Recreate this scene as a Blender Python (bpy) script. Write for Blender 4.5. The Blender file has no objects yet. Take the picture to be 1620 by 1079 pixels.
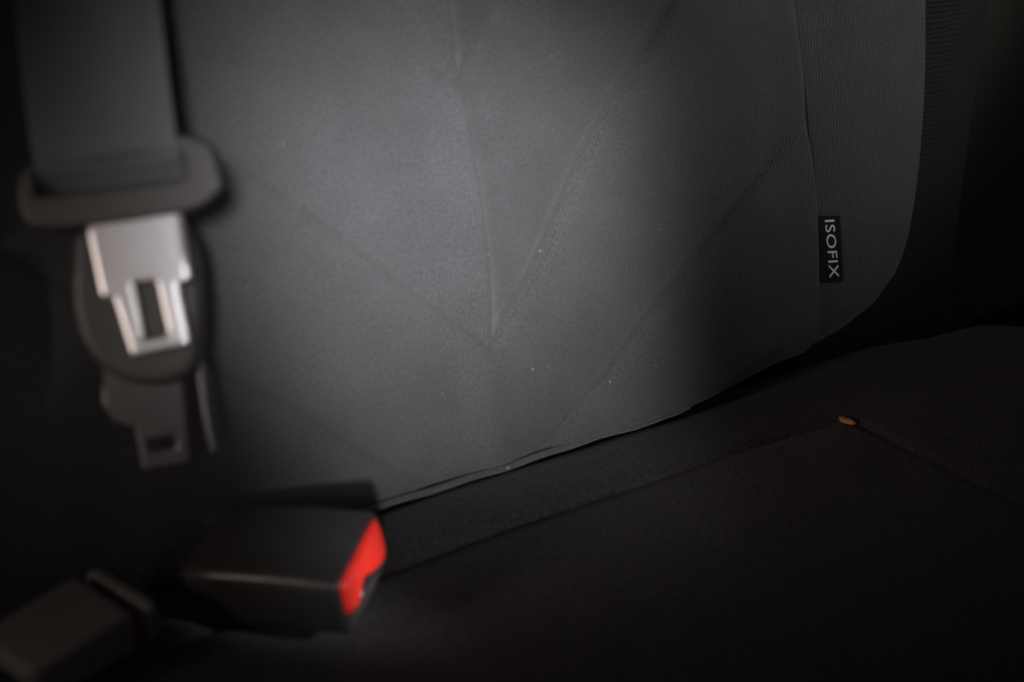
import bpy, bmesh, math, random
import numpy as np
from mathutils import Vector, Matrix

random.seed(7)
rng = np.random.default_rng(7)
SC = bpy.context.scene
COL = SC.collection

# ------------------------------------------------------------------ camera
cam_d = bpy.data.cameras.new('camera')
cam_d.sensor_width = 36.0
cam_d.lens = 43.45
cam_d.clip_start = 0.01
cam_d.clip_end = 50.0
cam = bpy.data.objects.new('camera', cam_d)
COL.objects.link(cam)
_r, _u, _f = Vector((0.8599, -0.5084, 0.0456)), Vector((0.2269, 0.4607, 0.8581)), Vector((0.4572, 0.7276, -0.5115))
_m = Matrix((_r, _u, -_f)).transposed().to_4x4()
_m.translation = Vector((-0.2611, -0.4041, 0.3516))
cam.matrix_world = _m
cam_d.dof.use_dof = True
cam_d.dof.focus_distance = 0.655
cam_d.dof.aperture_fstop = 4.3
SC.camera = cam

# ------------------------------------------------------------------ light
world = bpy.data.worlds.new('World')
SC.world = world
world.use_nodes = True
bg = world.node_tree.nodes['Background']
bg.inputs[0].default_value = (1.0, 0.80, 0.86, 1)
bg.inputs[1].default_value = 0.028


def aim(o, target):
    d = Vector(target) - o.location
    o.rotation_euler = d.to_track_quat('-Z', 'Y').to_euler()


def lamp(name, kind, loc, target, energy, color, **kw):
    l = bpy.data.lights.new(name, kind)
    l.energy = energy
    l.color = color
    for k, v in kw.items():
        setattr(l, k, v)
    o = bpy.data.objects.new(name, l)
    COL.objects.link(o)
    o.location = loc
    aim(o, target)
    return o


LEAN = math.radians(20)
VUP = Vector((0, math.sin(LEAN), math.cos(LEAN)))      # up along the backrest
NIN = Vector((0, math.cos(LEAN), -math.sin(LEAN)))     # into the backrest


def bp(u, v, h=0.0):
    """point of the backrest plane, h metres proud of it"""
    return Vector((u, 0, 0)) + VUP * v - NIN * h


# light that falls through the gap between the front seats: a nearly parallel beam
_c = bp(-0.006, 0.080)
key = lamp('key_lamp', 'AREA', _c - NIN * 0.90 + VUP * 0.14 + Vector((-0.36, 0, 0)), _c, 0.062, (1.0, 0.985, 1.0),
           shape='RECTANGLE', size=0.170, size_y=0.190, spread=math.radians(5.4))
key.rotation_euler.rotate_axis('Z', math.radians(9))
# its brighter, softer core
_c2 = bp(-0.028, 0.143)
lamp('core_lamp', 'SPOT', _c2 - NIN * 0.90 + VUP * 0.14 + Vector((-0.36, 0, 0)), _c2, 54.0, (1.0, 0.985, 1.0),
     spot_size=2 * math.atan(0.131), spot_blend=1.0, shadow_soft_size=0.05)
# dull window light from the right, falling on the upper bolster
lamp('window_lamp', 'SPOT', (0.62, -0.85, 0.80), bp(0.28, 0.240), 21.0, (0.92, 1.0, 0.97),
     spot_size=math.radians(24), spot_blend=1.0, shadow_soft_size=0.06)
# small warm fill added off to the left for the belt steel's edges
lamp('warm_fill_lamp', 'AREA', (-0.62, -0.09, 0.24), (-0.16, -0.055, 0.12), 0.030, (1.0, 0.84, 0.73), shape='DISK', size=0.13, spread=math.radians(27))
# weak fill added above and behind the viewer to brighten the steel flats
lamp('steel_fill_lamp', 'AREA', (-0.47, -0.60, 0.60), (-0.17, -0.05, 0.14), 0.0065, (1.0, 0.96, 0.97), shape='RECTANGLE', size=0.16, size_y=0.12,
     spread=math.radians(50))
# faint fill added on the right to catch the right-hand edges of the steel
lamp('edge_fill_lamp', 'AREA', (0.20, -0.57, 0.42), (-0.170, -0.045, 0.150), 0.0014, (1.0, 0.90, 0.84), shape='DISK', size=0.05, spread=math.radians(5))
# narrow fill added on the right to brighten the red button
lamp('button_fill_lamp', 'AREA', (0.26, -0.50, 0.32), (-0.108, -0.078, 0.030), 0.0038, (1.0, 0.97, 0.95), shape='DISK', size=0.03, spread=math.radians(4.5))

vs = SC.view_settings
vs.view_transform = 'Standard'
vs.look = 'None'
vs.exposure = 0.0
vs.gamma = 1.0
vs.use_curve_mapping = False
SC.cycles.use_denoising = True
SC.cycles.use_light_tree = False

# ------------------------------------------------------------------ materials


def new_mat(name):
    m = bpy.data.materials.new(name)
    m.use_nodes = True
    nt = m.node_tree
    b = nt.nodes['Principled BSDF']
    return m, nt, b


def node(nt, t, **kw):
    n = nt.nodes.new(t)
    for k, v in kw.items():
        if k.startswith('i_'):
            n.inputs[k[2:].replace('_', ' ')].default_value = v
        else:
            setattr(n, k, v)
    return n


def fabric(name, col, rib=1.35, rib_dir='X', bump=0.55, sheen=0.25, rough=0.85, mottle=0.35, fleck=0.0, uv=True, ribmix=1.0, yarn=850.0):
    """woven upholstery; texture coordinates are metres"""
    m, nt, b = new_mat(name)
    L = nt.links.new
    tc = node(nt, 'ShaderNodeTexCoord')
    src = tc.outputs['UV' if uv else 'Object']
    # slight warp so that the ribs wander
    wn = node(nt, 'ShaderNodeTexNoise', i_Scale=90.0, i_Detail=2.0)
    L(src, wn.inputs['Vector'])
    wv = node(nt, 'ShaderNodeVectorMath', operation='MULTIPLY_ADD')
    L(wn.outputs['Color'], wv.inputs[0])
    wv.inputs[1].default_value = (0.0016, 0.0016, 0.0)
    L(src, wv.inputs[2])
    wave = node(nt, 'ShaderNodeTexWave', wave_type='BANDS', bands_direction=rib_dir)
    wave.inputs['Scale'].default_value = 314.16 / rib
    wave.inputs['Distortion'].default_value = 1.2
    wave.inputs['Detail'].default_value = 1.0
    L(wv.outputs[0], wave.inputs['Vector'])
    nz = node(nt, 'ShaderNodeTexNoise', i_Scale=1500.0, i_Detail=3.0, i_Roughness=0.7)
    L(src, nz.inputs['Vector'])
    nl = node(nt, 'ShaderNodeTexNoise', i_Scale=28.0, i_Detail=4.0, i_Roughness=0.6)
    L(src, nl.inputs['Vector'])
    nm = node(nt, 'ShaderNodeTexNoise', i_Scale=yarn, i_Detail=2.0, i_Roughness=0.6)
    L(src, nm.inputs['Vector'])
    av = node(nt, 'ShaderNodeMath', operation='ADD')
    L(nz.outputs['Fac'], av.inputs[0])
    L(nm.outputs['Fac'], av.inputs[1])
    hv = node(nt, 'ShaderNodeMath', operation='MULTIPLY')
    hv.inputs[1].default_value = 0.5
    L(av.outputs[0], hv.inputs[0])
    add = node(nt, 'ShaderNodeMath', operation='MULTIPLY_ADD')
    L(av.outputs[0], add.inputs[0])
    add.inputs[1].default_value = 0.9
    wm = node(nt, 'ShaderNodeMath', operation='MULTIPLY')
    L(wave.outputs['Fac'], wm.inputs[0])
    wm.inputs[1].default_value = ribmix
    L(wm.outputs[0], add.inputs[2])
    bm = node(nt, 'ShaderNodeBump', i_Strength=bump, i_Distance=0.0007)
    L(add.outputs[0], bm.inputs['Height'])
    L(bm.outputs[0], b.inputs['Normal'])
    # colour: base x yarn noise x slow mottling
    mr = node(nt, 'ShaderNodeMapRange')
    mr.inputs['From Min'].default_value = 0.32
    mr.inputs['From Max'].default_value = 0.68
    mr.inputs['To Min'].default_value = 1.0 - mottle
    mr.inputs['To Max'].default_value = 1.0 + mottle
    L(hv.outputs[0], mr.inputs['Value'])
    mr2 = node(nt, 'ShaderNodeMapRange')
    mr2.inputs['From Min'].default_value = 0.3
    mr2.inputs['From Max'].default_value = 0.7
    mr2.inputs['To Min'].default_value = 0.90
    mr2.inputs['To Max'].default_value = 1.10
    L(nl.outputs['Fac'], mr2.inputs['Value'])
    mw = node(nt, 'ShaderNodeMath', operation='MULTIPLY_ADD')
    L(wm.outputs[0], mw.inputs[0])
    mw.inputs[1].default_value = 0.45
    mw.inputs[2].default_value = 1.0 - 0.22 * ribmix
    mrr = node(nt, 'ShaderNodeMath', operation='MULTIPLY')
    L(mr.outputs[0], mrr.inputs[0])
    L(mw.outputs[0], mrr.inputs[1])
    mul = node(nt, 'ShaderNodeMath', operation='MULTIPLY')
    L(mrr.outputs[0], mul.inputs[0])
    L(mr2.outputs[0], mul.inputs[1])
    mx = node(nt, 'ShaderNodeMix', data_type='RGBA', blend_type='MULTIPLY')
    mx.inputs['Factor'].default_value = 1.0
    mx.inputs[6].default_value = (*col, 1)
    cmb = node(nt, 'ShaderNodeCombineColor')
    for k in range(3):
        L(mul.outputs[0], cmb.inputs[k])
    L(cmb.outputs[0], mx.inputs[7])
    out = mx.outputs[2]
    if fleck:  # sparkle of the weave painted in as sparse paler dots
        vo = node(nt, 'ShaderNodeTexVoronoi', i_Scale=420.0)
        L(src, vo.inputs['Vector'])
        lt = node(nt, 'ShaderNodeMath', operation='LESS_THAN')
        L(vo.outputs['Distance'], lt.inputs[0])
        lt.inputs[1].default_value = 0.17
        gt = node(nt, 'ShaderNodeSeparateColor')
        L(vo.outputs['Color'], gt.inputs[0])
        g2 = node(nt, 'ShaderNodeMath', operation='GREATER_THAN')
        L(gt.outputs[0], g2.inputs[0])
        g2.inputs[1].default_value = 1.0 - fleck
        an = node(nt, 'ShaderNodeMath', operation='MULTIPLY')
        L(lt.outputs[0], an.inputs[0])
        L(g2.outputs[0], an.inputs[1])
        mf = node(nt, 'ShaderNodeMix', data_type='RGBA')
        L(an.outputs[0], mf.inputs['Factor'])
        L(out, mf.inputs[6])
        mf.inputs[7].default_value = (col[0] * 3.2, col[1] * 3.2, col[2] * 3.2, 1)
        out = mf.outputs[2]
    L(out, b.inputs['Base Color'])
    b.inputs['Roughness'].default_value = rough
    b.inputs['Specular IOR Level'].default_value = 0.25
    b.inputs['Sheen Weight'].default_value = sheen
    b.inputs['Sheen Roughness'].default_value = 0.45
    return m


def plastic(name, col, rough=0.45, grain=0.25, scale=900.0, spec=0.5):
    m, nt, b = new_mat(name)
    L = nt.links.new
    tc = node(nt, 'ShaderNodeTexCoord')
    nz = node(nt, 'ShaderNodeTexNoise', i_Scale=scale, i_Detail=3.0)
    L(tc.outputs['Object'], nz.inputs['Vector'])
    bm = node(nt, 'ShaderNodeBump', i_Strength=grain, i_Distance=0.0003)
    L(nz.outputs['Fac'], bm.inputs['Height'])
    L(bm.outputs[0], b.inputs['Normal'])
    n2 = node(nt, 'ShaderNodeTexNoise', i_Scale=60.0, i_Detail=5.0)
    L(tc.outputs['Object'], n2.inputs['Vector'])
    mr = node(nt, 'ShaderNodeMapRange')
    mr.inputs['To Min'].default_value = rough - 0.12
    mr.inputs['To Max'].default_value = rough + 0.14
    L(n2.outputs['Fac'], mr.inputs['Value'])
    L(mr.outputs[0], b.inputs['Roughness'])
    mx = node(nt, 'ShaderNodeMix', data_type='RGBA')
    L(n2.outputs['Fac'], mx.inputs['Factor'])
    mx.inputs[6].default_value = (*[c * 0.8 for c in col], 1)
    mx.inputs[7].default_value = (*[c * 1.2 for c in col], 1)
    L(mx.outputs[2], b.inputs['Base Color'])
    b.inputs['Specular IOR Level'].default_value = spec
    return m


def metal(name, col, rough):
    m, nt, b = new_mat(name)
    L = nt.links.new
    tc = node(nt, 'ShaderNodeTexCoord')
    mp = node(nt, 'ShaderNodeMapping')
    mp.inputs['Scale'].default_value = (500, 260, 300)
    L(tc.outputs['Object'], mp.inputs['Vector'])
    nz = node(nt, 'ShaderNodeTexNoise', i_Scale=1.0, i_Detail=4.0)
    L(mp.outputs[0], nz.inputs['Vector'])
    mr = node(nt, 'ShaderNodeMapRange')
    mr.inputs['To Min'].default_value = rough - 0.04
    mr.inputs['To Max'].default_value = rough + 0.05
    L(nz.outputs['Fac'], mr.inputs['Value'])
    L(mr.outputs[0], b.inputs['Roughness'])
    bm = node(nt, 'ShaderNodeBump', i_Strength=0.03, i_Distance=0.0002)
    L(nz.outputs['Fac'], bm.inputs['Height'])
    L(bm.outputs[0], b.inputs['Normal'])
    b.inputs['Base Color'].default_value = (*col, 1)
    b.inputs['Metallic'].default_value = 1.0
    return m


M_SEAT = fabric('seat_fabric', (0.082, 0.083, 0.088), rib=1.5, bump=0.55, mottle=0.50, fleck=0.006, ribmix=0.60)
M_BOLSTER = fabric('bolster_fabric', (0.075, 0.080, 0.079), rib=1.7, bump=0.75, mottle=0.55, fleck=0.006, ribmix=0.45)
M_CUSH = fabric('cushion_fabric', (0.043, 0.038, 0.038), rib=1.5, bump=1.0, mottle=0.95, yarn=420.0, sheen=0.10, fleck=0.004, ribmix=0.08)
M_PIPE = fabric('piping_fabric', (0.085, 0.085, 0.098), rib=1.2, bump=0.5, uv=False, rib_dir='X')
M_SIDE = fabric('ribbed_leatherette', (0.020, 0.021, 0.019), rib=3.0, rib_dir='Y', bump=1.0, ribmix=1.6, sheen=0.05, rough=0.55, mottle=0.2)
M_WEB = fabric('belt_webbing', (0.072, 0.077, 0.075), rib=1.9, bump=0.4, mottle=0.2, sheen=0.2, rough=0.6, ribmix=0.15)
M_BLACK = plastic('black_plastic', (0.034, 0.032, 0.032), 0.36)
M_BODY = plastic('tongue_plastic', (0.030, 0.028, 0.026), 0.55, grain=0.4)
M_SLOT = plastic('slot_plastic', (0.008, 0.007, 0.007), 0.7)
M_RED = plastic('red_button_plastic', (0.86, 0.030, 0.020), 0.5, grain=0.1)
M_BODY2 = plastic('lightened_buckle_plastic', (0.12, 0.113, 0.105), 0.6, grain=0.4)  # buckle plastic coloured lighter to make up for weak light in its corner
M_STEEL = metal('bright_steel', (0.60, 0.59, 0.61), 0.38)
M_SHADE_STEEL = metal('shaded_steel', (0.10, 0.096, 0.10), 0.42)  # steel darkened in its colour for the shadow around the second tongue
M_TAG = fabric('tag_cloth', (0.013, 0.013, 0.014), rib=0.7, rib_dir='Y', bump=0.3, sheen=0.05, mottle=0.2)
M_THREAD = plastic('white_thread', (0.90, 0.90, 0.89), 0.6)
M_TRIM = plastic('dull_trim_plastic', (0.06, 0.057, 0.046), 0.6)
M_WALL = plastic('dark_shell', (0.010, 0.008, 0.009), 0.8)
M_CRUMB = plastic('crumb_crust', (0.55, 0.24, 0.06), 0.7, grain=1.0, scale=1400)
M_LINT = plastic('lint_fibre', (0.42, 0.42, 0.42), 0.8)

# ------------------------------------------------------------------ helpers


def tag(o, label=None, cat=None, group=None, kind=None):
    if label:
        o['label'] = label
    if cat:
        o['category'] = cat
    if group:
        o['group'] = group
    if kind:
        o['kind'] = kind
    return o


def empty(name, loc=(0, 0, 0), mat=None):
    o = bpy.data.objects.new(name, None)
    COL.objects.link(o)
    o.empty_display_size = 0.02
    if mat is not None:
        o.matrix_world = mat
    else:
        o.location = loc
    return o


def link(name, me, mat, parent=None, smooth=True):
    o = bpy.data.objects.new(name, me)
    COL.objects.link(o)
    me.materials.clear()
    me.materials.append(mat)
    if smooth:
        me.polygons.foreach_set('use_smooth', [True] * len(me.polygons))
    if parent is not None:
        o.parent = parent
    return o


def grid_mesh(name, P, UV, ok=None):
    """P (rows, cols, 3) -> mesh with metre UVs; ok masks the quads kept"""
    r, c = P.shape[:2]
    idx = np.arange(r * c).reshape(r, c)
    q = np.stack([idx[:-1, :-1], idx[:-1, 1:], idx[1:, 1:], idx[1:, :-1]], -1)
    q = q[ok] if ok is not None else q.reshape(-1, 4)
    used = np.unique(q)
    remap = np.full(r * c, -1, dtype=np.int64)
    remap[used] = np.arange(len(used))
    V = P.reshape(-1, 3)[used]
    F = remap[q]
    me = bpy.data.meshes.new(name)
    me.vertices.add(len(V))
    me.vertices.foreach_set('co', V.ravel())
    me.loops.add(F.size)
    me.loops.foreach_set('vertex_index', F.ravel())
    me.polygons.add(len(F))
    me.polygons.foreach_set('loop_start', np.arange(len(F)) * 4)
    me.polygons.foreach_set('loop_total', np.full(len(F), 4))
    me.update(calc_edges=True)
    uvl = me.uv_layers.new(name='UVMap')
    uvl.data.foreach_set('uv', UV.reshape(-1, 2)[used][F.ravel()].ravel())
    me.validate()
    return me


def seg_dist(x, y, pts):
    d = np.full(x.shape, 1e9)
    for (ax, ay), (bx, by) in zip(pts[:-1], pts[1:]):
        dx, dy = bx - ax, by - ay
        t = np.clip(((x - ax) * dx + (y - ay) * dy) / (dx * dx + dy * dy), 0, 1)
        d = np.minimum(d, np.hypot(x - ax - t * dx, y - ay - t * dy))
    return d


def smooth_noise(x, y, scale, seed, n=14):
    g = np.random.default_rng(seed)
    out = np.zeros_like(x)
    for _ in range(n):
        a = g.uniform(0, 2 * np.pi)
        k = 2 * np.pi / scale * g.uniform(0.5, 1.5)
        out += np.sin(k * (x * np.cos(a) + y * np.sin(a)) + g.uniform(0, 6.28))
    return out / math.sqrt(n)


def sstep(a, b, x):
    t = np.clip((x - a) / (b - a), 0, 1)
    return t * t * (3 - 2 * t)


def tube(name, pts, rad, mat, parent, seg=10, jitter=0.0):
    bm = bmesh.new()
    rings = []
    n = len(pts)
    for i, p in enumerate(pts):
        t = (Vector(pts[min(i + 1, n - 1)]) - Vector(pts[max(i - 1, 0)])).normalized()
        a = t.orthogonal().normalized() if i == 0 else (rings_a - t * rings_a.dot(t)).normalized()
        rings_a = a
        b = t.cross(a)
        rr = rad * (1 + random.uniform(-jitter, jitter))
        rings.append([bm.verts.new(Vector(p) + (a * math.cos(k * 2 * math.pi / seg) + b * math.sin(k * 2 * math.pi / seg)) * rr)
                      for k in range(seg)])
    for A, B in zip(rings[:-1], rings[1:]):
        for k in range(seg):
            bm.faces.new((A[k], A[(k + 1) % seg], B[(k + 1) % seg], B[k]))
    bm.faces.new(rings[0][::-1])
    bm.faces.new(rings[-1])
    bmesh.ops.recalc_face_normals(bm, faces=bm.faces)
    me = bpy.data.meshes.new(name)
    bm.to_mesh(me)
    bm.free()
    return link(name, me, mat, parent)


def round_poly(pts, r, n=6):
    """2-D polygon with its corners rounded to radius r (or a radius per corner)"""
    out = []
    m = len(pts)
    rs = r if isinstance(r, (list, tuple)) else [r] * m
    for i in range(m):
        p, a, b = Vector(pts[i]), Vector(pts[i - 1]), Vector(pts[(i + 1) % m])
        u, w = (a - p), (b - p)
        k = min(rs[i], u.length * 0.45, w.length * 0.45)
        s, e = p + u.normalized() * k, p + w.normalized() * k
        for j in range(n + 1):
            t = j / n
            out.append(((1 - t) ** 2) * s + 2 * t * (1 - t) * p + t * t * e)
    return out


def plate(name, outlines, depth, bevel, mat, parent, res=3):
    """flat outline (with holes) in millimetres -> bevelled plate, a mesh"""
    cu = bpy.data.curves.new(name, 'CURVE')
    cu.dimensions = '2D'
    cu.fill_mode = 'BOTH'
    cu.extrude = max(depth / 2 - bevel, 0.0001) / 1000
    cu.bevel_depth = bevel / 1000
    cu.bevel_resolution = res
    cu.offset = -bevel / 1000
    for pts in outlines:
        sp = cu.splines.new('POLY')
        sp.points.add(len(pts) - 1)
        for q, p in zip(sp.points, pts):
            q.co = (p[0] / 1000, p[1] / 1000, 0, 1)
        sp.use_cyclic_u = True
    tmp = bpy.data.objects.new('tmp', cu)
    COL.objects.link(tmp)
    dg = bpy.context.evaluated_depsgraph_get()
    me = bpy.data.meshes.new_from_object(tmp.evaluated_get(dg))
    bpy.data.objects.remove(tmp)
    me.name = name
    o = link(name, me, mat, parent, smooth=False)
    return o


def loft_box(name, secs, mat, parent, r=0.003, power=5.0, n=40, bevel_ends=0.0015):
    """body along +x from superellipse sections (x, half width y, half height z, centre y, centre z)"""
    bm = bmesh.new()
    rings = []
    for (x, hy, hz, cy, cz) in secs:
        ring = []
        for k in range(n):
            a = 2 * math.pi * k / n
            ca, sa = math.cos(a), math.sin(a)
            ring.append(bm.verts.new((x, cy + hy * math.copysign(abs(ca) ** (2 / power), ca),
                                      cz + hz * math.copysign(abs(sa) ** (2 / power), sa))))
        rings.append(ring)
    for A, B in zip(rings[:-1], rings[1:]):
        for k in range(n):
            bm.faces.new((A[k], A[(k + 1) % n], B[(k + 1) % n], B[k]))
    bm.faces.new(rings[0][::-1])
    bm.faces.new(rings[-1])
    bmesh.ops.recalc_face_normals(bm, faces=bm.faces)
    me = bpy.data.meshes.new(name)
    bm.to_mesh(me)
    bm.free()
    o = link(name, me, mat, parent)
    md = o.modifiers.new('weighted', 'WEIGHTED_NORMAL')
    md.keep_sharp = True
    return o


# ------------------------------------------------------------------ setting: the dark shell behind the seat
def simple_box(name, lo, hi, mat, parent=None):
    bm = bmesh.new()
    bmesh.ops.create_cube(bm, size=1.0)
    for v in bm.verts:
        v.co = Vector([lo[k] + (v.co[k] + 0.5) * (hi[k] - lo[k]) for k in range(3)])
    bmesh.ops.bevel(bm, geom=list(bm.edges), offset=0.004, segments=2, affect='EDGES')
    me = bpy.data.meshes.new(name)
    bm.to_mesh(me)
    bm.free()
    return link(name, me, mat, parent, smooth=False)


tag(simple_box('wall', (-0.9, 0.34, -0.35), (1.1, 0.38, 0.75), M_WALL), kind='structure')
tag(simple_box('floor', (-0.9, -0.75, -0.36), (1.1, 0.335, -0.33), M_WALL), kind='structure')

# ------------------------------------------------------------------ the seat
seat = empty('car_seat', (0, 0, 0))
tag(seat, 'dark grey fabric rear car seat with chevron stitched backrest and black cushion', 'car seat')

UC = -0.0090          # centre line of the backrest
V_TOP = 0.36
ULEFT = -0.30


def seam_u(v):
    return 0.1935 + 0.0018 * np.sin((v - 0.02) / 0.2 * 3.14) - 0.045 * np.clip(v - 0.09, 0, 1)


def right_u(v):
    """right outline of the backrest, rounding into the bottom edge"""
    vv = np.clip(v, 0, None)
    x = np.interp(vv, [0, 0.0012, 0.004, 0.009, 0.019, 0.034, 0.054, 0.078, 0.103, 0.14, 0.186, 0.26, 0.36],
                  [0.100, 0.150, 0.198, 0.222, 0.2445, 0.260, 0.2715, 0.2795, 0.2850, 0.2885, 0.2915, 0.2945, 0.296])
    return x


rows = 300
tt = np.linspace(0, 1, rows)
vv = V_TOP * (0.25 * tt + 0.75 * tt ** 1.6)
vv[0] = 0
n1, n2 = 440, 150
S1 = np.linspace(0, 1, n1)
S2 = np.linspace(0, 1, n2)
S2 = 1 - (1 - S2) ** 1.7
su, ru = seam_u(vv), right_u(vv)
mid = np.minimum(su, ru - 0.0)
U1 = ULEFT + (mid - ULEFT)[:, None] * (1 - (1 - S1) ** 1.15)[None, :]
U2 = mid[:, None] + (ru - mid)[:, None] * S2[None, :]
V1 = np.repeat(vv[:, None], n1, 1)
V2 = np.repeat(vv[:, None], n2, 1)

OUT = [(ULEFT - 0.2, 0.0), (0.100, 0.0)] + [(float(right_u(np.array(q))), float(q)) for q in np.linspace(0.0004, 0.05, 60)] \
    + [(float(right_u(np.array(q))), float(q)) for q in np.linspace(0.055, 0.6, 30)]

CHEV = [
    ([(UC - 0.0002, 0.36), (UC - 0.001, 0.20), (UC, 0.131), (UC + 0.0008, 0.0958), (UC, 0.0598)], -0.0017, 0.0040),
    ([(UC - 0.20, 0.365), (UC - 0.0415, 0.2185), (UC, 0.1790), (UC + 0.024, 0.208), (UC + 0.18, 0.375)], 0.0019, 0.0028),
    ([(UC - 0.195, 0.250), (UC - 0.118, 0.1780), (UC - 0.057, 0.1185), (UC - 0.026, 0.0860), (UC, 0.0590), (UC + 0.0305, 0.0897),
      (UC + 0.062, 0.1350), (UC + 0.123, 0.2026), (UC + 0.195, 0.275)], 0.0030, 0.0028),
    ([(UC - 0.195, 0.142), (UC - 0.150, 0.0980), (UC - 0.099, 0.0590), (UC - 0.065, 0.0240), (UC - 0.040, 0.0030), (UC - 0.02, -0.015), (UC, -0.03),
      (UC + 0.0249, 0.0029), (UC + 0.0615, 0.0258), (UC + 0.0966, 0.0568), (UC + 0.150, 0.0954), (UC + 0.196, 0.1300)], 0.0028, 0.0028),
]


def backrest_h(u, v, part):
    h = np.zeros_like(u)
    # roll-off towards the outline; tight along the bottom, generous round the corner
    d = seg_dist(u, v, OUT)
    R = 0.0022 + (0.026 - 0.0022) * sstep(0.09, 0.20, u) * 1.0
    R = R * (1 - 0.35 * sstep(0.05, 0.2, v) * sstep(0.2, 0.28, u))
    k = np.clip(1 - d / R, 0, 1)
    h -= R * (1 - np.sqrt(np.clip(1 - k * k, 0, 1))) * 0.9
    # soft swell of the padding
    h += 0.004 * np.sin(np.clip((v + 0.02) / 0.40, 0, 1) * np.pi)
    h += smooth_noise(u, v, 0.11, 3) * 0.00045 + smooth_noise(u, v, 0.035, 4) * 0.00012
    ds = np.abs(u - seam_u(v))
    if part == 0:
        for pts, dep, w in CHEV:
            dd = seg_dist(u, v, pts)
            dep0 = dep
            dep = dep * (1.0 - (0.62 if dep0 > 0 else 0.0) * sstep(0.0, 0.02, UC - u))
            fd = 1 - sstep(0.165, 0.190, u)
            h -= fd * dep * (np.exp(-(dd / (w * 1.3)) ** 2) * 0.8 + 0.55 * np.exp(-(dd / (w * 0.65)) ** 2))
            h += dep * 0.9 * (1 - np.exp(-(dd / 0.018) ** 2))
            if dep0 > 0.0009:
                yl = np.interp(u, [p[0] for p in pts], [p[1] for p in pts])
                h -= fd * dep * 1.3 * np.exp(-dd / 0.012) * (v > yl) * (1 - np.exp(-(dd / 0.0026) ** 2))
        h -= 0.0026 * np.exp(-(ds / 0.0022) ** 2)
        # panel hollows a little before it meets the bolster
        h -= 0.0035 * sstep(0.085, 0.155, u) * (1 - sstep(0.165, 0.195, u))
    else:
        h -= 0.0026 * np.exp(-(ds / 0.0012) ** 2)
        w = np.clip((u - seam_u(v)) / 0.095, 0, 1)
        h += 0.0065 * np.sin(np.clip(w, 0, 1) * np.pi * 0.8) * sstep(0.0, 0.05, v)
    return h


def back_points(U, V, part):
    H = backrest_h(U, V, part)
    P = np.zeros(U.shape + (3,))
    P[..., 0] = U
    P[..., 1] = V * math.sin(LEAN) - H * NIN[1]
    P[..., 2] = V * math.cos(LEAN) - H * NIN[2]
    return P


ok1 = np.ones((rows - 1, n1 - 1), bool)
o = link('backrest_panel', grid_mesh('backrest_panel', back_points(U1, V1, 0), np.stack([U1, V1], -1), ok1), M_SEAT, seat)
wid = (ru - mid)
ok2 = np.repeat(((wid[:-1] > 1e-5) | (wid[1:] > 1e-5))[:, None], n2 - 1, 1)
o = link('side_bolster', grid_mesh('side_bolster', back_points(U2, V2, 1), np.stack([U2, V2], -1), ok2), M_BOLSTER, seat)


# return of the pad behind its outline (gives the backrest its thickness)
def outline_return():
    op = [(-0.30, 0.0), (-0.1, 0.0), (0.05, 0.0)] + [(float(a), float(b)) for a, b in zip(ru[::4], vv[::4])]
    bm = bmesh.new()
    prev = None
    for (u, v) in op:
        Rr = 0.0045 + 0.0215 * float(sstep(0.09, 0.20, np.array(u)))
        Rr *= 1 - 0.35 * float(sstep(0.05, 0.2, np.array(v)) * sstep(0.2, 0.28, np.array(u)))
        h0 = float(backrest_h(np.array([[u]]), np.array([[v]]), 1 if u > 0.195 else 0)[0, 0]) + 0.0002
        cx = -1 if u > 0.12 else 0
        ring = [bm.verts.new(bp(u, v, h0)), bm.verts.new(bp(u + cx * 0.004, v + 0.002, h0 - 0.02)), bm.verts.new(bp(u + cx * 0.012, v + 0.004, h0 - 0.09))]
        if prev:
            for a in range(2):
                bm.faces.new((prev[a], prev[a + 1], ring[a + 1], ring[a]))
        prev = ring
    bmesh.ops.recalc_face_normals(bm, faces=bm.faces)
    me = bpy.data.meshes.new('backrest_return')
    bm.to_mesh(me)
    bm.free()
    return link('backrest_return', me, M_TAG, seat)


outline_return()

# welt along the bottom edge of the backrest, slightly uneven
pts = []
for i in range(90):
    u = -0.30 + 0.405 * i / 89
    e = max(0.0, (u - 0.07) / 0.035)
    pts.append(bp(u, -0.0008 + 0.0004 * math.sin(u * 61) + 0.0003 * math.sin(u * 170) - 0.001 * e * e, 0.0032 + 0.0005 * math.sin(u * 83 + 1) - 0.006 * e * e))
tube('bottom_piping', pts, 0.0016, M_PIPE, seat, jitter=0.04)
# dark piping round the right edge
pts = []
for q in np.linspace(0.095, 0.36, 60):
    u = float(right_u(np.array(q)))
    h = float(backrest_h(np.array([[u]]), np.array([[q]]), 1)[0, 0])
    pts.append(bp(u + 0.0006, q, h + 0.0005))
tube('edge_piping', pts, 0.0016, M_TAG, seat, jitter=0.05)

# woven tag sewn into the bolster seam


def tag_point(u, v, lift):
    h = float(backrest_h(np.array([[u]]), np.array([[v]]), 1)[0, 0])
    return bp(u, v, h + lift)


TU, TV = 26, 40
Ug = np.linspace(0.1930, 0.2112, TU)
Vg = np.linspace(0.0460, 0.0826, TV)
P = np.zeros((TV, TU, 3))
UVt = np.zeros((TV, TU, 2))
for i, v in enumerate(Vg):
    for j, u in enumerate(Ug):
        sk = v - (u - 0.1930) * 0.16
        hh = 0.0003 + 0.0007 * sstep(0.1930, 0.1975, np.array(u))
        if j == TU - 1:
            hh = 0.0001
        P[i, j] = tag_point(u, sk, float(hh))
        UVt[i, j] = (u, sk)
tag_o = link('label_tag', grid_mesh('label_tag', P, UVt), M_TAG, seat)
tag_o['label'] = 'small black woven tag reading ISOFIX in white letters'

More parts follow.
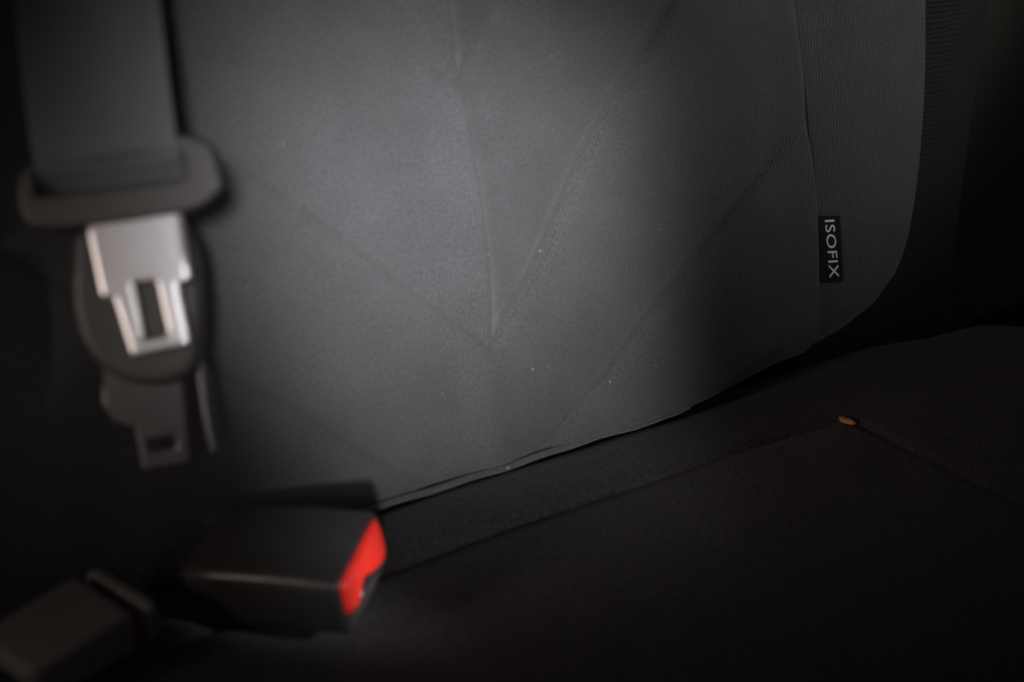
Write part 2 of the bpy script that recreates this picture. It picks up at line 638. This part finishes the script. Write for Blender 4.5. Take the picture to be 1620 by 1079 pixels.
fc = bpy.data.curves.new('lettering', 'FONT')
fc.body = 'ISOFIX'
fc.size = 1.0
fc.space_character = 1.08
fc.offset = 0.004
fc.resolution_u = 6
tmp = bpy.data.objects.new('tmp', fc)
COL.objects.link(tmp)
me = bpy.data.meshes.new_from_object(tmp.evaluated_get(bpy.context.evaluated_depsgraph_get()))
bpy.data.objects.remove(tmp)
bm = bmesh.new()
bm.from_mesh(me)
bmesh.ops.triangulate(bm, faces=bm.faces)
bmesh.ops.subdivide_edges(bm, edges=[e for e in bm.edges if e.calc_length() > 0.3], cuts=2)
xs = [v.co.x for v in bm.verts]
ys = [v.co.y for v in bm.verts]
x0, x1, y0, y1 = min(xs), max(xs), min(ys), max(ys)
for v in bm.verts:
    a = (v.co.x - x0) / (x1 - x0)
    b = (v.co.y - y0) / (y1 - y0)
    u = 0.2003 + 0.0060 * b + 0.0014 * a
    w = 0.0792 - 0.0322 * a - 0.0008 * b
    v.co = tag_point(u, w, 0.00135)
bm.normal_update()
bm.to_mesh(me)
bm.free()
link('lettering', me, M_THREAD, tag_o, smooth=False)

# ---- cushion
EL = math.radians(7)
SEAM_Y = -0.0475
SEAM_X = 0.1635


def cush_rear(x):
    return np.where(x < 0.235, 0.030, 0.030 - 0.14 * (1 - np.sqrt(np.clip(1 - ((x - 0.235) / 0.14) ** 2, 0, 1))))


def cush_seam_y(x):
    return SEAM_Y - 0.0055 * sstep(0.09, 0.165, x) + 0.001 * np.sin(x * 25)


def cush_h(x, y):
    h = np.zeros_like(x)
    yr = cush_rear(x)
    d = yr - y
    R = 0.03
    k = np.clip(1 - d / R, 0, 1)
    h -= R * (1 - np.sqrt(np.clip(1 - k * k, 0, 1)))
    line = [(-0.6, SEAM_Y), (0.09, SEAM_Y), (0.13, SEAM_Y - 0.0025), (0.158, SEAM_Y - 0.0055), (SEAM_X, -0.060), (SEAM_X + 0.004, -0.12), (SEAM_X + 0.02, -0.3), (SEAM_X + 0.02, -0.7)]
    dd = seg_dist(x, y, line)
    h -= (0.0022 * np.exp(-(dd / 0.0045) ** 2) + 0.0010 * np.exp(-(dd / 0.0014) ** 2)) * (1 - 0.55 * sstep(-0.055, -0.075, y))
    # rear border is padded: it rises a little towards the backrest, then dives into the crease
    h += 0.0012 * sstep(-0.05, -0.025, y) - 0.008 * sstep(-0.014, 0.004, y)
    h += smooth_noise(x, y, 0.16, 8) * 0.0007 + smooth_noise(x, y, 0.05, 9) * 0.00022
    return h


cx = np.linspace(-0.45, 0.374, 420)
ct = np.linspace(0, 1, 360)
X, T = np.meshgrid(cx, ct)
YR = cush_rear(X)
Y = YR - (YR + 0.50) * (0.35 * T + 0.65 * T ** 1.8)
H = cush_h(X, Y)
P = np.stack([X, Y, -Y * math.tan(EL) + H - 0.0005], -1)
UVc = np.stack([X, Y], -1)
cxm, cym = 0.25 * (X[:-1, :-1] + X[1:, :-1] + X[:-1, 1:] + X[1:, 1:]), 0.25 * (Y[:-1, :-1] + Y[1:, :-1] + Y[:-1, 1:] + Y[1:, 1:])
ins = (cym < cush_seam_y(cxm)) & (cxm < SEAM_X + 0.08 * np.clip(-0.06 - cym, 0, 0.25))
okc = ins[:, :]
P2 = P[::-1]
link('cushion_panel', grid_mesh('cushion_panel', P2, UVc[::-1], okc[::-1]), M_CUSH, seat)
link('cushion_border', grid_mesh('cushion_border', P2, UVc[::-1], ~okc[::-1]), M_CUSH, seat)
# skirt below the cushion edge
bm = bmesh.new()
prev = None
edge = [P[0, i] for i in range(0, 420, 6)] + [P[j, -1] for j in range(0, 360, 12)]
for p in edge:
    ring = [bm.verts.new(p), bm.verts.new((p[0] - 0.01 * (p[0] > 0.3), p[1] - 0.004, p[2] - 0.12))]
    if prev:
        bm.faces.new((prev[0], prev[1], ring[1], ring[0]))
    prev = ring
me = bpy.data.meshes.new('cushion_skirt')
bm.to_mesh(me)
bm.free()
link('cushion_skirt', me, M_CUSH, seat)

# ------------------------------------------------------------------ pad and trim beyond the seat's right edge
pad = empty('side_pad', (0.36, 0.12, 0.0))
tag(pad, 'black ribbed side pad standing beyond the right edge of the grey backrest', 'side pad')
n_, m_ = 60, 80
A = np.linspace(0, 1, n_)
B = np.linspace(0, 1, m_)
P = np.zeros((m_, n_, 3))
UVp = np.zeros((m_, n_, 2))
for i, b in enumerate(B):
    z = -0.16 + 0.62 * b
    xr = 0.440 - 0.026 * math.cos((z - 0.10) * 5.0) + 0.12 * max(0, z - 0.16)
    for j, a in enumerate(A):
        x = 0.27 + (xr - 0.27) * a
        bulge = 0.022 * math.sin(min(a * 1.02, 1) * math.pi) ** 0.7 if 0 < a < 1 else 0
        P[i, j] = (x - 0.36, 0.100 + 0.30 * (z - 0.05) * 0.36 - bulge + 0.02 * max(0, a - 0.8) * 5 * 0.4 - 0.12, z)
        UVp[i, j] = (x, z)
link('pad_cover', grid_mesh('pad_cover', P, UVp), M_SIDE, pad)
tr = simple_box('trim_panel', (0.36, 0.13, -0.12), (0.62, 0.15, 0.55), M_TRIM)
tag(tr, 'dull grey plastic trim panel at the far right edge behind the ribbed pad', 'trim panel')

# ------------------------------------------------------------------ seat belt with bright tongue
EX, EY, EZ = Vector((0.882, -0.4448, 0.1557)), Vector((0.1142, 0.5223, 0.8451)), Vector((-0.4572, -0.7276, 0.5115))


def frame(o, tilt=0.0, turn=0.0):
    m = Matrix((EX, EY, EZ)).transposed().to_4x4()
    m = m @ Matrix.Rotation(tilt, 4, 'X') @ Matrix.Rotation(turn, 4, 'Y')
    m.translation = Vector(o)
    return m


belt = empty('seat_belt', mat=frame((-0.1728, -0.0214, 0.1830)))
tag(belt, 'black seat belt hanging at the left with bright steel tongue below its webbing', 'seat belt')

# webbing: comes down in front of the tongue's upper bar, dives through the slot
path = [(330, 16, -60), (240, 13, -34), (160, 10.5, -12), (100, 9.0, -2), (64, 8.0, 2.0), (40, 7.0, 4.0), (22, 6.2, 5.2), (12, 5.6, 5.0), (6, 5.2, 3.0), (2.5, 5.0, -0.5), (-2, 4.9, -3.5), (-12, 4.9, -4.2)]
WN = 30
rows_ = []
ys_ = []
fine = []
for (a, b) in zip(path[:-1], path[1:]):
    for k in range(6):
        t = k / 6
        fine.append(tuple(a[q] * (1 - t) + b[q] * t for q in range(3)))
fine.append(path[-1])
fine = np.array(fine)
for _ in range(3):
    fine[1:-1] = 0.25 * fine[:-2] + 0.5 * fine[1:-1] + 0.25 * fine[2:]
Pw = np.zeros((len(fine), WN, 3))
UVw = np.zeros((len(fine), WN, 2))
for i, (y, off, z) in enumerate(fine):
    up = min(max(y / 64.0, 0), 1.5)
    for j in range(WN):
        s = j / (WN - 1) - 0.5
        x = s * 46.6 - 3.6 - 0.0 * up
        curl = 2.6 * up * (4 * s * s) - 0.8 * up * math.sin(s * 5 + y * 0.03)
        Pw[i, j] = (x / 1000, y / 1000, (z + curl) / 1000)
        UVw[i, j] = (x / 1000, y / 1000)
w_o = link('webbing', grid_mesh('webbing', Pw[::-1], UVw[::-1]), M_WEB, belt)
so = w_o.modifiers.new('thick', 'SOLIDIFY')
so.thickness = 0.0013
so.offset = 0

body = [(-34.3, 4.5), (-30.6, 9.5), (-4.8, 12.3), (22.6, 13.2), (30.3, 8.5), (32.1, -5.2), (25.8, -10.5), (18.4, -12.5), (-1.7, -12.9), (-22.5, -12.6), (-32.2, -10.6), (-34.6, -5.0)]
slot = [(-28.0, -0.8), (-27.6, 6.8), (20.2, 7.0), (20.6, -1.0)]
tb_o = plate('tongue_body', [round_poly(body, 2.5), round_poly(slot, 1.2)], 9.0, 2.0, M_BODY, belt, res=4)
tb_o.location = (0, 0, 0.0002)
blade = [(-14.6, -6.5), (-14.2, -16.6), (-12.6, -36.6), (-8.6, -37.4), (-5.2, -57.2), (14.6, -55.6), (13.2, -35.6), (17.4, -34.4), (17.0, -10.6)]
hole = [(-1.2, -33.3), (5.9, -33.6), (7.6, -50.6), (-0.2, -51.0)]
bl_o = plate('tongue_blade', [round_poly(blade, [0.3, 0.5, 2.2, 1.0, 2.6, 2.4, 1.0, 1.8, 0.3]), round_poly(hole, 1.2)], 4.4, 1.9, M_STEEL, belt, res=6)
bl_o.location = (0, 0, 0.0006)

# ------------------------------------------------------------------ second tongue hanging behind
tng = empty('belt_tongue', mat=frame((-0.1752, -0.0285, 0.1220), tilt=0.10))
tag(tng, 'dark seat belt tongue in shadow, hanging below and behind the bright steel tongue', 'belt tongue')
body2 = [(-21.6, 22.7), (-20.6, 7.1), (-15.2, -2.5), (-6.8, -9.5), (5.1, -12.2), (18.3, -9.0), (22.8, 10.4), (24.6, 32.3), (21.2, 43.8), (-16.1, 46.5)]
plate('tongue_body', [round_poly(body2, 6)], 12.0, 4.5, M_BODY, tng, res=5)
blade2 = [(-15.0, -2.7), (-17.5, -15.5), (-14.1, -22.5), (-7.4, -25.6), (-7.1, -40.8), (10.3, -40.4), (11.2, -20.4), (12.1, -4.4)]
hole2 = [(-3.6, -30.4), (5.6, -29.9), (5.9, -33.6), (-3.1, -34.4)]
o = plate('tongue_blade', [round_poly(blade2, [0.3, 2, 2, 1, 1.5, 1.5, 1, 0.3]), round_poly(hole2, 1.0)], 3.0, 1.1, M_SHADE_STEEL, tng)
prong = [(17.0, -4.9), (16.5, -23.2), (17.4, -38.2), (20.4, -37.2), (19.3, -20.2), (20.1, -4.3)]
o = plate('guide_prong', [round_poly(prong, 1.2)], 3.4, 1.2, M_SHADE_STEEL, tng)

# ------------------------------------------------------------------ buckle with red button


def buckle_frame(corner, a, w):
    a = Vector(a).normalized()
    w = Vector(w)
    w = (w - a * w.dot(a)).normalized()
    up = a.cross(w)
    m = Matrix((a, w, up)).transposed().to_4x4()
    return m, a, w, up


def superellipse_ring(bm, x, hy, hz, cy, cz, power, n):
    r = []
    for k in range(n):
        t = 2 * math.pi * (k + 0.5) / n
        ca, sa = math.cos(t), math.sin(t)
        r.append(bm.verts.new((x, cy + hy * math.copysign(abs(ca) ** (2 / power), ca), cz + hz * math.copysign(abs(sa) ** (2 / power), sa))))
    return r


def mesh_from(bm, name, mat, parent, smooth=True):
    bmesh.ops.recalc_face_normals(bm, faces=bm.faces)
    me = bpy.data.meshes.new(name)
    bm.to_mesh(me)
    bm.free()
    return link(name, me, mat, parent, smooth)


def bridge(bm, A, B):
    n = len(A)
    for k in range(n):
        bm.faces.new((A[k], A[(k + 1) % n], B[(k + 1) % n], B[k]))


BL, BW, BH = 0.066, 0.0448, 0.0280
m1, a1, w1, u1 = buckle_frame(None, (0.6996, -0.6949, 0.1650), (0.6993, 0.7130, 0.050))
if u1.z < 0:
    raise RuntimeError('buckle frame')
m1.translation = Vector((-0.1310, -0.0855, 0.0429)) + w1 * BW / 2 - u1 * BH / 2   # centre of the end face
buck = empty('belt_buckle', mat=m1)
tag(buck, 'black belt buckle with a bright red release button lying on the cushion', 'belt buckle')
bm = bmesh.new()
N_ = 64
secs = [(-BL, 0.42, 0.40), (-BL + 0.003, 0.47, 0.465), (-BL * 0.75, 0.485, 0.50), (-BL * 0.45, 0.494, 0.522), (-BL * 0.2, 0.499, 0.515), (-0.003, 0.5, 0.5), (-0.0012, 0.497, 0.494), (-0.0002, 0.488, 0.478), (0.0, 0.478, 0.458)]
prev = None
for (x, fy, fz) in secs:
    r = superellipse_ring(bm, x, fy * BW, fz * BH, 0, 0.0, 7.0, N_)
    if prev:
        bridge(bm, prev, r)
    else:
        bm.faces.new(r[::-1])
    prev = r
# recess: the end face is open, with an inner wall
r = superellipse_ring(bm, -0.0002, 0.448 * BW, 0.40 * BH, 0, 0, 6.0, N_)
bridge(bm, prev, r)
prev = r
r = superellipse_ring(bm, -0.009, 0.44 * BW, 0.385 * BH, 0, 0, 6.0, N_)
bridge(bm, prev, r)
bm.faces.new(r)
housing = mesh_from(bm, 'housing', M_BLACK, buck)


def red_button(parent, y0, y1, z0, z1, x0, x1, notch, name='release_button'):
    """domed bar filling the upper part of the end, its lower edge notched at the near end"""
    bm = bmesh.new()
    ny, nz = 26, 12
    g = []
    for i in range(ny + 1):
        row = []
        fy = i / ny
        y = y0 + (y1 - y0) * fy
        low = z0 + float(np.interp(fy, [0, 0.16, 0.23, 0.31, 0.40, 0.6, 0.8, 1.0], [0.02, -0.02, 0.10, 0.24, 0.20, 0.04, -0.10, -0.16])) * notch
        for j in range(nz + 1):
            fz = j / nz
            z = low + (z1 - low) * fz
            e = min(fy, 1 - fy) * 12
            e2 = min(fz, 1 - fz) * 5
            r = min(1, e) * min(1, e2)
            x = x0 + (x1 - x0) * math.sqrt(max(0, 1 - (1 - min(1, r)) ** 2)) + 0.0016 * math.sin(math.pi * fy) * math.sin(math.pi * min(1, fz * 0.8 + 0.2)) ** 0.5
            row.append(bm.verts.new((x, y, z)))
        g.append(row)
    for i in range(ny):
        for j in range(nz):
            bm.faces.new((g[i][j], g[i + 1][j], g[i + 1][j + 1], g[i][j + 1]))
    # skirt back into the housing
    border = [g[i][0] for i in range(ny + 1)] + [g[ny][j] for j in range(1, nz + 1)] + [g[i][nz] for i in range(ny - 1, -1, -1)] + [g[0][j] for j in range(nz - 1, 0, -1)]
    back = [bm.verts.new((x0 - 0.007, v.co.y, v.co.z)) for v in border]
    n = len(border)
    for k in range(n):
        bm.faces.new((border[k], back[k], back[(k + 1) % n], border[(k + 1) % n]))
    return mesh_from(bm, name, M_RED, parent)


red_button(buck, -0.440 * BW, 0.440 * BW, -0.16 * BH, 0.40 * BH, -0.0005, 0.0022, BH)
# slot lips and a steel ball added as the glint in the slot
bm = bmesh.new()
prev = None
for (x, hy, hz) in [(-0.0085, 0.30, 0.06), (-0.0025, 0.32, 0.07), (-0.0018, 0.36, 0.09), (-0.0032, 0.385, 0.11), (-0.0088, 0.39, 0.115)]:
    r = superellipse_ring(bm, x, hy * BW, hz * BH, -0.04 * BW, -0.29 * BH, 6.0, 40)
    if prev:
        bridge(bm, prev, r)
    prev = r
mesh_from(bm, 'slot_lip', M_SLOT, buck)
bm = bmesh.new()
bmesh.ops.create_uvsphere(bm, u_segments=16, v_segments=10, radius=0.0017)
o = mesh_from(bm, 'slot_glint', M_STEEL, buck)
o.location = (0.0008, -0.20 * BW, -0.10 * BH)
# short strap that ties the buckle down into the crease
bm = bmesh.new()
prev = None
for (x, z, hw, th) in [(-BL + 0.003, 0.0, 0.26, 0.0035), (-BL - 0.010, -0.0015, 0.25, 0.003), (-BL - 0.022, -0.006, 0.24, 0.0026), (-BL - 0.034, -0.014, 0.24, 0.0026), (-BL - 0.042, -0.026, 0.24, 0.0026)]:
    r = superellipse_ring(bm, x, hw * BW, th, 0, z, 6.0, 24)
    if prev:
        bridge(bm, prev, r)
    else:
        bm.faces.new(r[::-1])
    prev = r
bm.faces.new(prev)
mesh_from(bm, 'strap', M_BLACK, buck)

# ------------------------------------------------------------------ second buckle, lower left corner
m2, a2, w2, u2 = buckle_frame(None, (0.93, 0.365, -0.045), (-0.40, 0.91, -0.08))
W2, L2, H2 = 0.037, 0.041, 0.019
m2.translation = Vector((-0.1972, -0.0560, 0.0340)) + w2 * W2 / 2 - u2 * H2 / 2
bk2 = empty('belt_buckle', mat=m2)
tag(bk2, 'dim black belt buckle seen from above in the dark lower left corner', 'belt buckle')
bm = bmesh.new()
prev = None
for (x, fy, fz) in [(-L2, 0.40, 0.40), (-L2 + 0.004, 0.46, 0.46), (-L2 * 0.5, 0.49, 0.50), (-0.003, 0.5, 0.5), (-0.001, 0.495, 0.49), (0, 0.48, 0.465)]:
    r = superellipse_ring(bm, x, fy * W2, fz * H2, 0, 0, 7.0, 56)
    if prev:
        bridge(bm, prev, r)
    else:
        bm.faces.new(r[::-1])
    prev = r
bm.faces.new(prev)
mesh_from(bm, 'housing', M_BODY2, bk2)
bm = bmesh.new()
prev = None
for (x, fy, fz, cz) in [(-0.002, 0.36, 0.20, -0.10), (0.0035, 0.36, 0.19, -0.12), (0.0045, 0.34, 0.16, -0.12)]:
    r = superellipse_ring(bm, x, fy * W2, fz * H2, 0, cz * H2, 6.0, 40)
    if prev:
        bridge(bm, prev, r)
    else:
        bm.faces.new(r[::-1])
    prev = r
bm.faces.new(prev)
o = mesh_from(bm, 'release_button', M_RED, bk2)
o['label'] = 'dark red button in shade at the end of the buckle'
bm = bmesh.new()
prev = None
for (x, fy, fz, cz) in [(0.0056, 0.50, 0.44, -0.06), (0.0066, 0.515, 0.47, -0.05), (0.0093, 0.515, 0.47, -0.05), (0.0106, 0.50, 0.44, -0.05)]:
    r = superellipse_ring(bm, x, fy * W2, fz * H2, 0, cz * H2, 7.0, 48)
    if prev:
        bridge(bm, prev, r)
    else:
        bm.faces.new(r[::-1])
    prev = r
bm.faces.new(prev)
mesh_from(bm, 'end_lip', M_BODY2, bk2)
bm = bmesh.new()
prev = None
for (x, z, hw, th) in [(-L2 + 0.003, -0.002, 0.36, 0.0028), (-L2 - 0.012, -0.004, 0.36, 0.0022), (-L2 - 0.03, -0.007, 0.36, 0.002), (-L2 - 0.07, -0.010, 0.36, 0.002)]:
    r = superellipse_ring(bm, x, hw * W2, th, 0, z, 6.0, 24)
    if prev:
        bridge(bm, prev, r)
    else:
        bm.faces.new(r[::-1])
    prev = r
bm.faces.new(prev)
mesh_from(bm, 'strap', M_BLACK, bk2)

# ------------------------------------------------------------------ crumb and lint
bm = bmesh.new()
bmesh.ops.create_icosphere(bm, subdivisions=3, radius=1.0)
for v in bm.verts:
    c = v.co
    n = 0.12 * math.sin(5 * c.x + 2 * c.y) + 0.10 * math.sin(7 * c.y - 3 * c.z)
    v.co = Vector((c.x * 0.0047 * (1 + n * 0.4), c.y * 0.0019 * (1 + n) * (1 - 0.25 * c.x), c.z * 0.0012 * (1 + n)))
    v.co.y += 0.0007 * (v.co.x / 0.0047) ** 2
crumb = mesh_from(bm, 'crumb', M_CRUMB, None)
crumb.location = (0.1599, -0.0557, 0.0062)
crumb.rotation_euler = (0.05, 0, math.radians(-62))
tag(crumb, 'tiny orange brown crumb lying on the black cushion at its seam corner', 'crumb')


def lint(p, ln, rot):
    bm = bmesh.new()
    pts = [(-ln / 2 + ln * k / 4, 0.00025 * math.sin(k * 1.9), 0.0001 * math.cos(k * 2.3)) for k in range(5)]
    bm2 = None
    rings = []
    for k, q in enumerate(pts):
        rr = 0.00032 * (0.6 + 0.6 * math.sin(math.pi * (k + 0.6) / 5.2))
        rings.append([bm.verts.new((q[0], q[1] + rr * math.cos(t * math.pi / 3), q[2] + rr * math.sin(t * math.pi / 3))) for t in range(6)])
    for A_, B_ in zip(rings[:-1], rings[1:]):
        bridge(bm, A_, B_)
    bm.faces.new(rings[0][::-1])
    bm.faces.new(rings[-1])
    o = mesh_from(bm, 'lint_speck', M_LINT, None)
    o.location = p
    o.rotation_euler = rot
    return o


def on_back(u, v, lift=0.0004):
    return bp(u, v, float(backrest_h(np.array([[u]]), np.array([[v]]), 0)[0, 0]) + lift)


LG = 'white lint specks on the seat'
tag(lint(on_back(0.0251, 0.0968), 0.0013, (0.3, 0.2, 0.5)), 'round white lint speck alone on the lit middle of the backrest', 'lint', LG)
tag(lint((-0.0116, -0.0095, 0.0046), 0.0016, (0, 0.3, -0.9)), 'white lint speck on the cushion just below the backrest piping', 'lint', LG)
tag(lint(on_back(0.0550, 0.0251), 0.0010, (0.3, 0.9, 0.5)), 'white lint speck low on the backrest, on the lowest chevron groove', 'lint', LG)
tag(lint(on_back(0.0101, 0.0434), 0.0008, (0.3, 0.1, 0.9)), 'white lint speck on the backrest just below the chevron point', 'lint', LG)
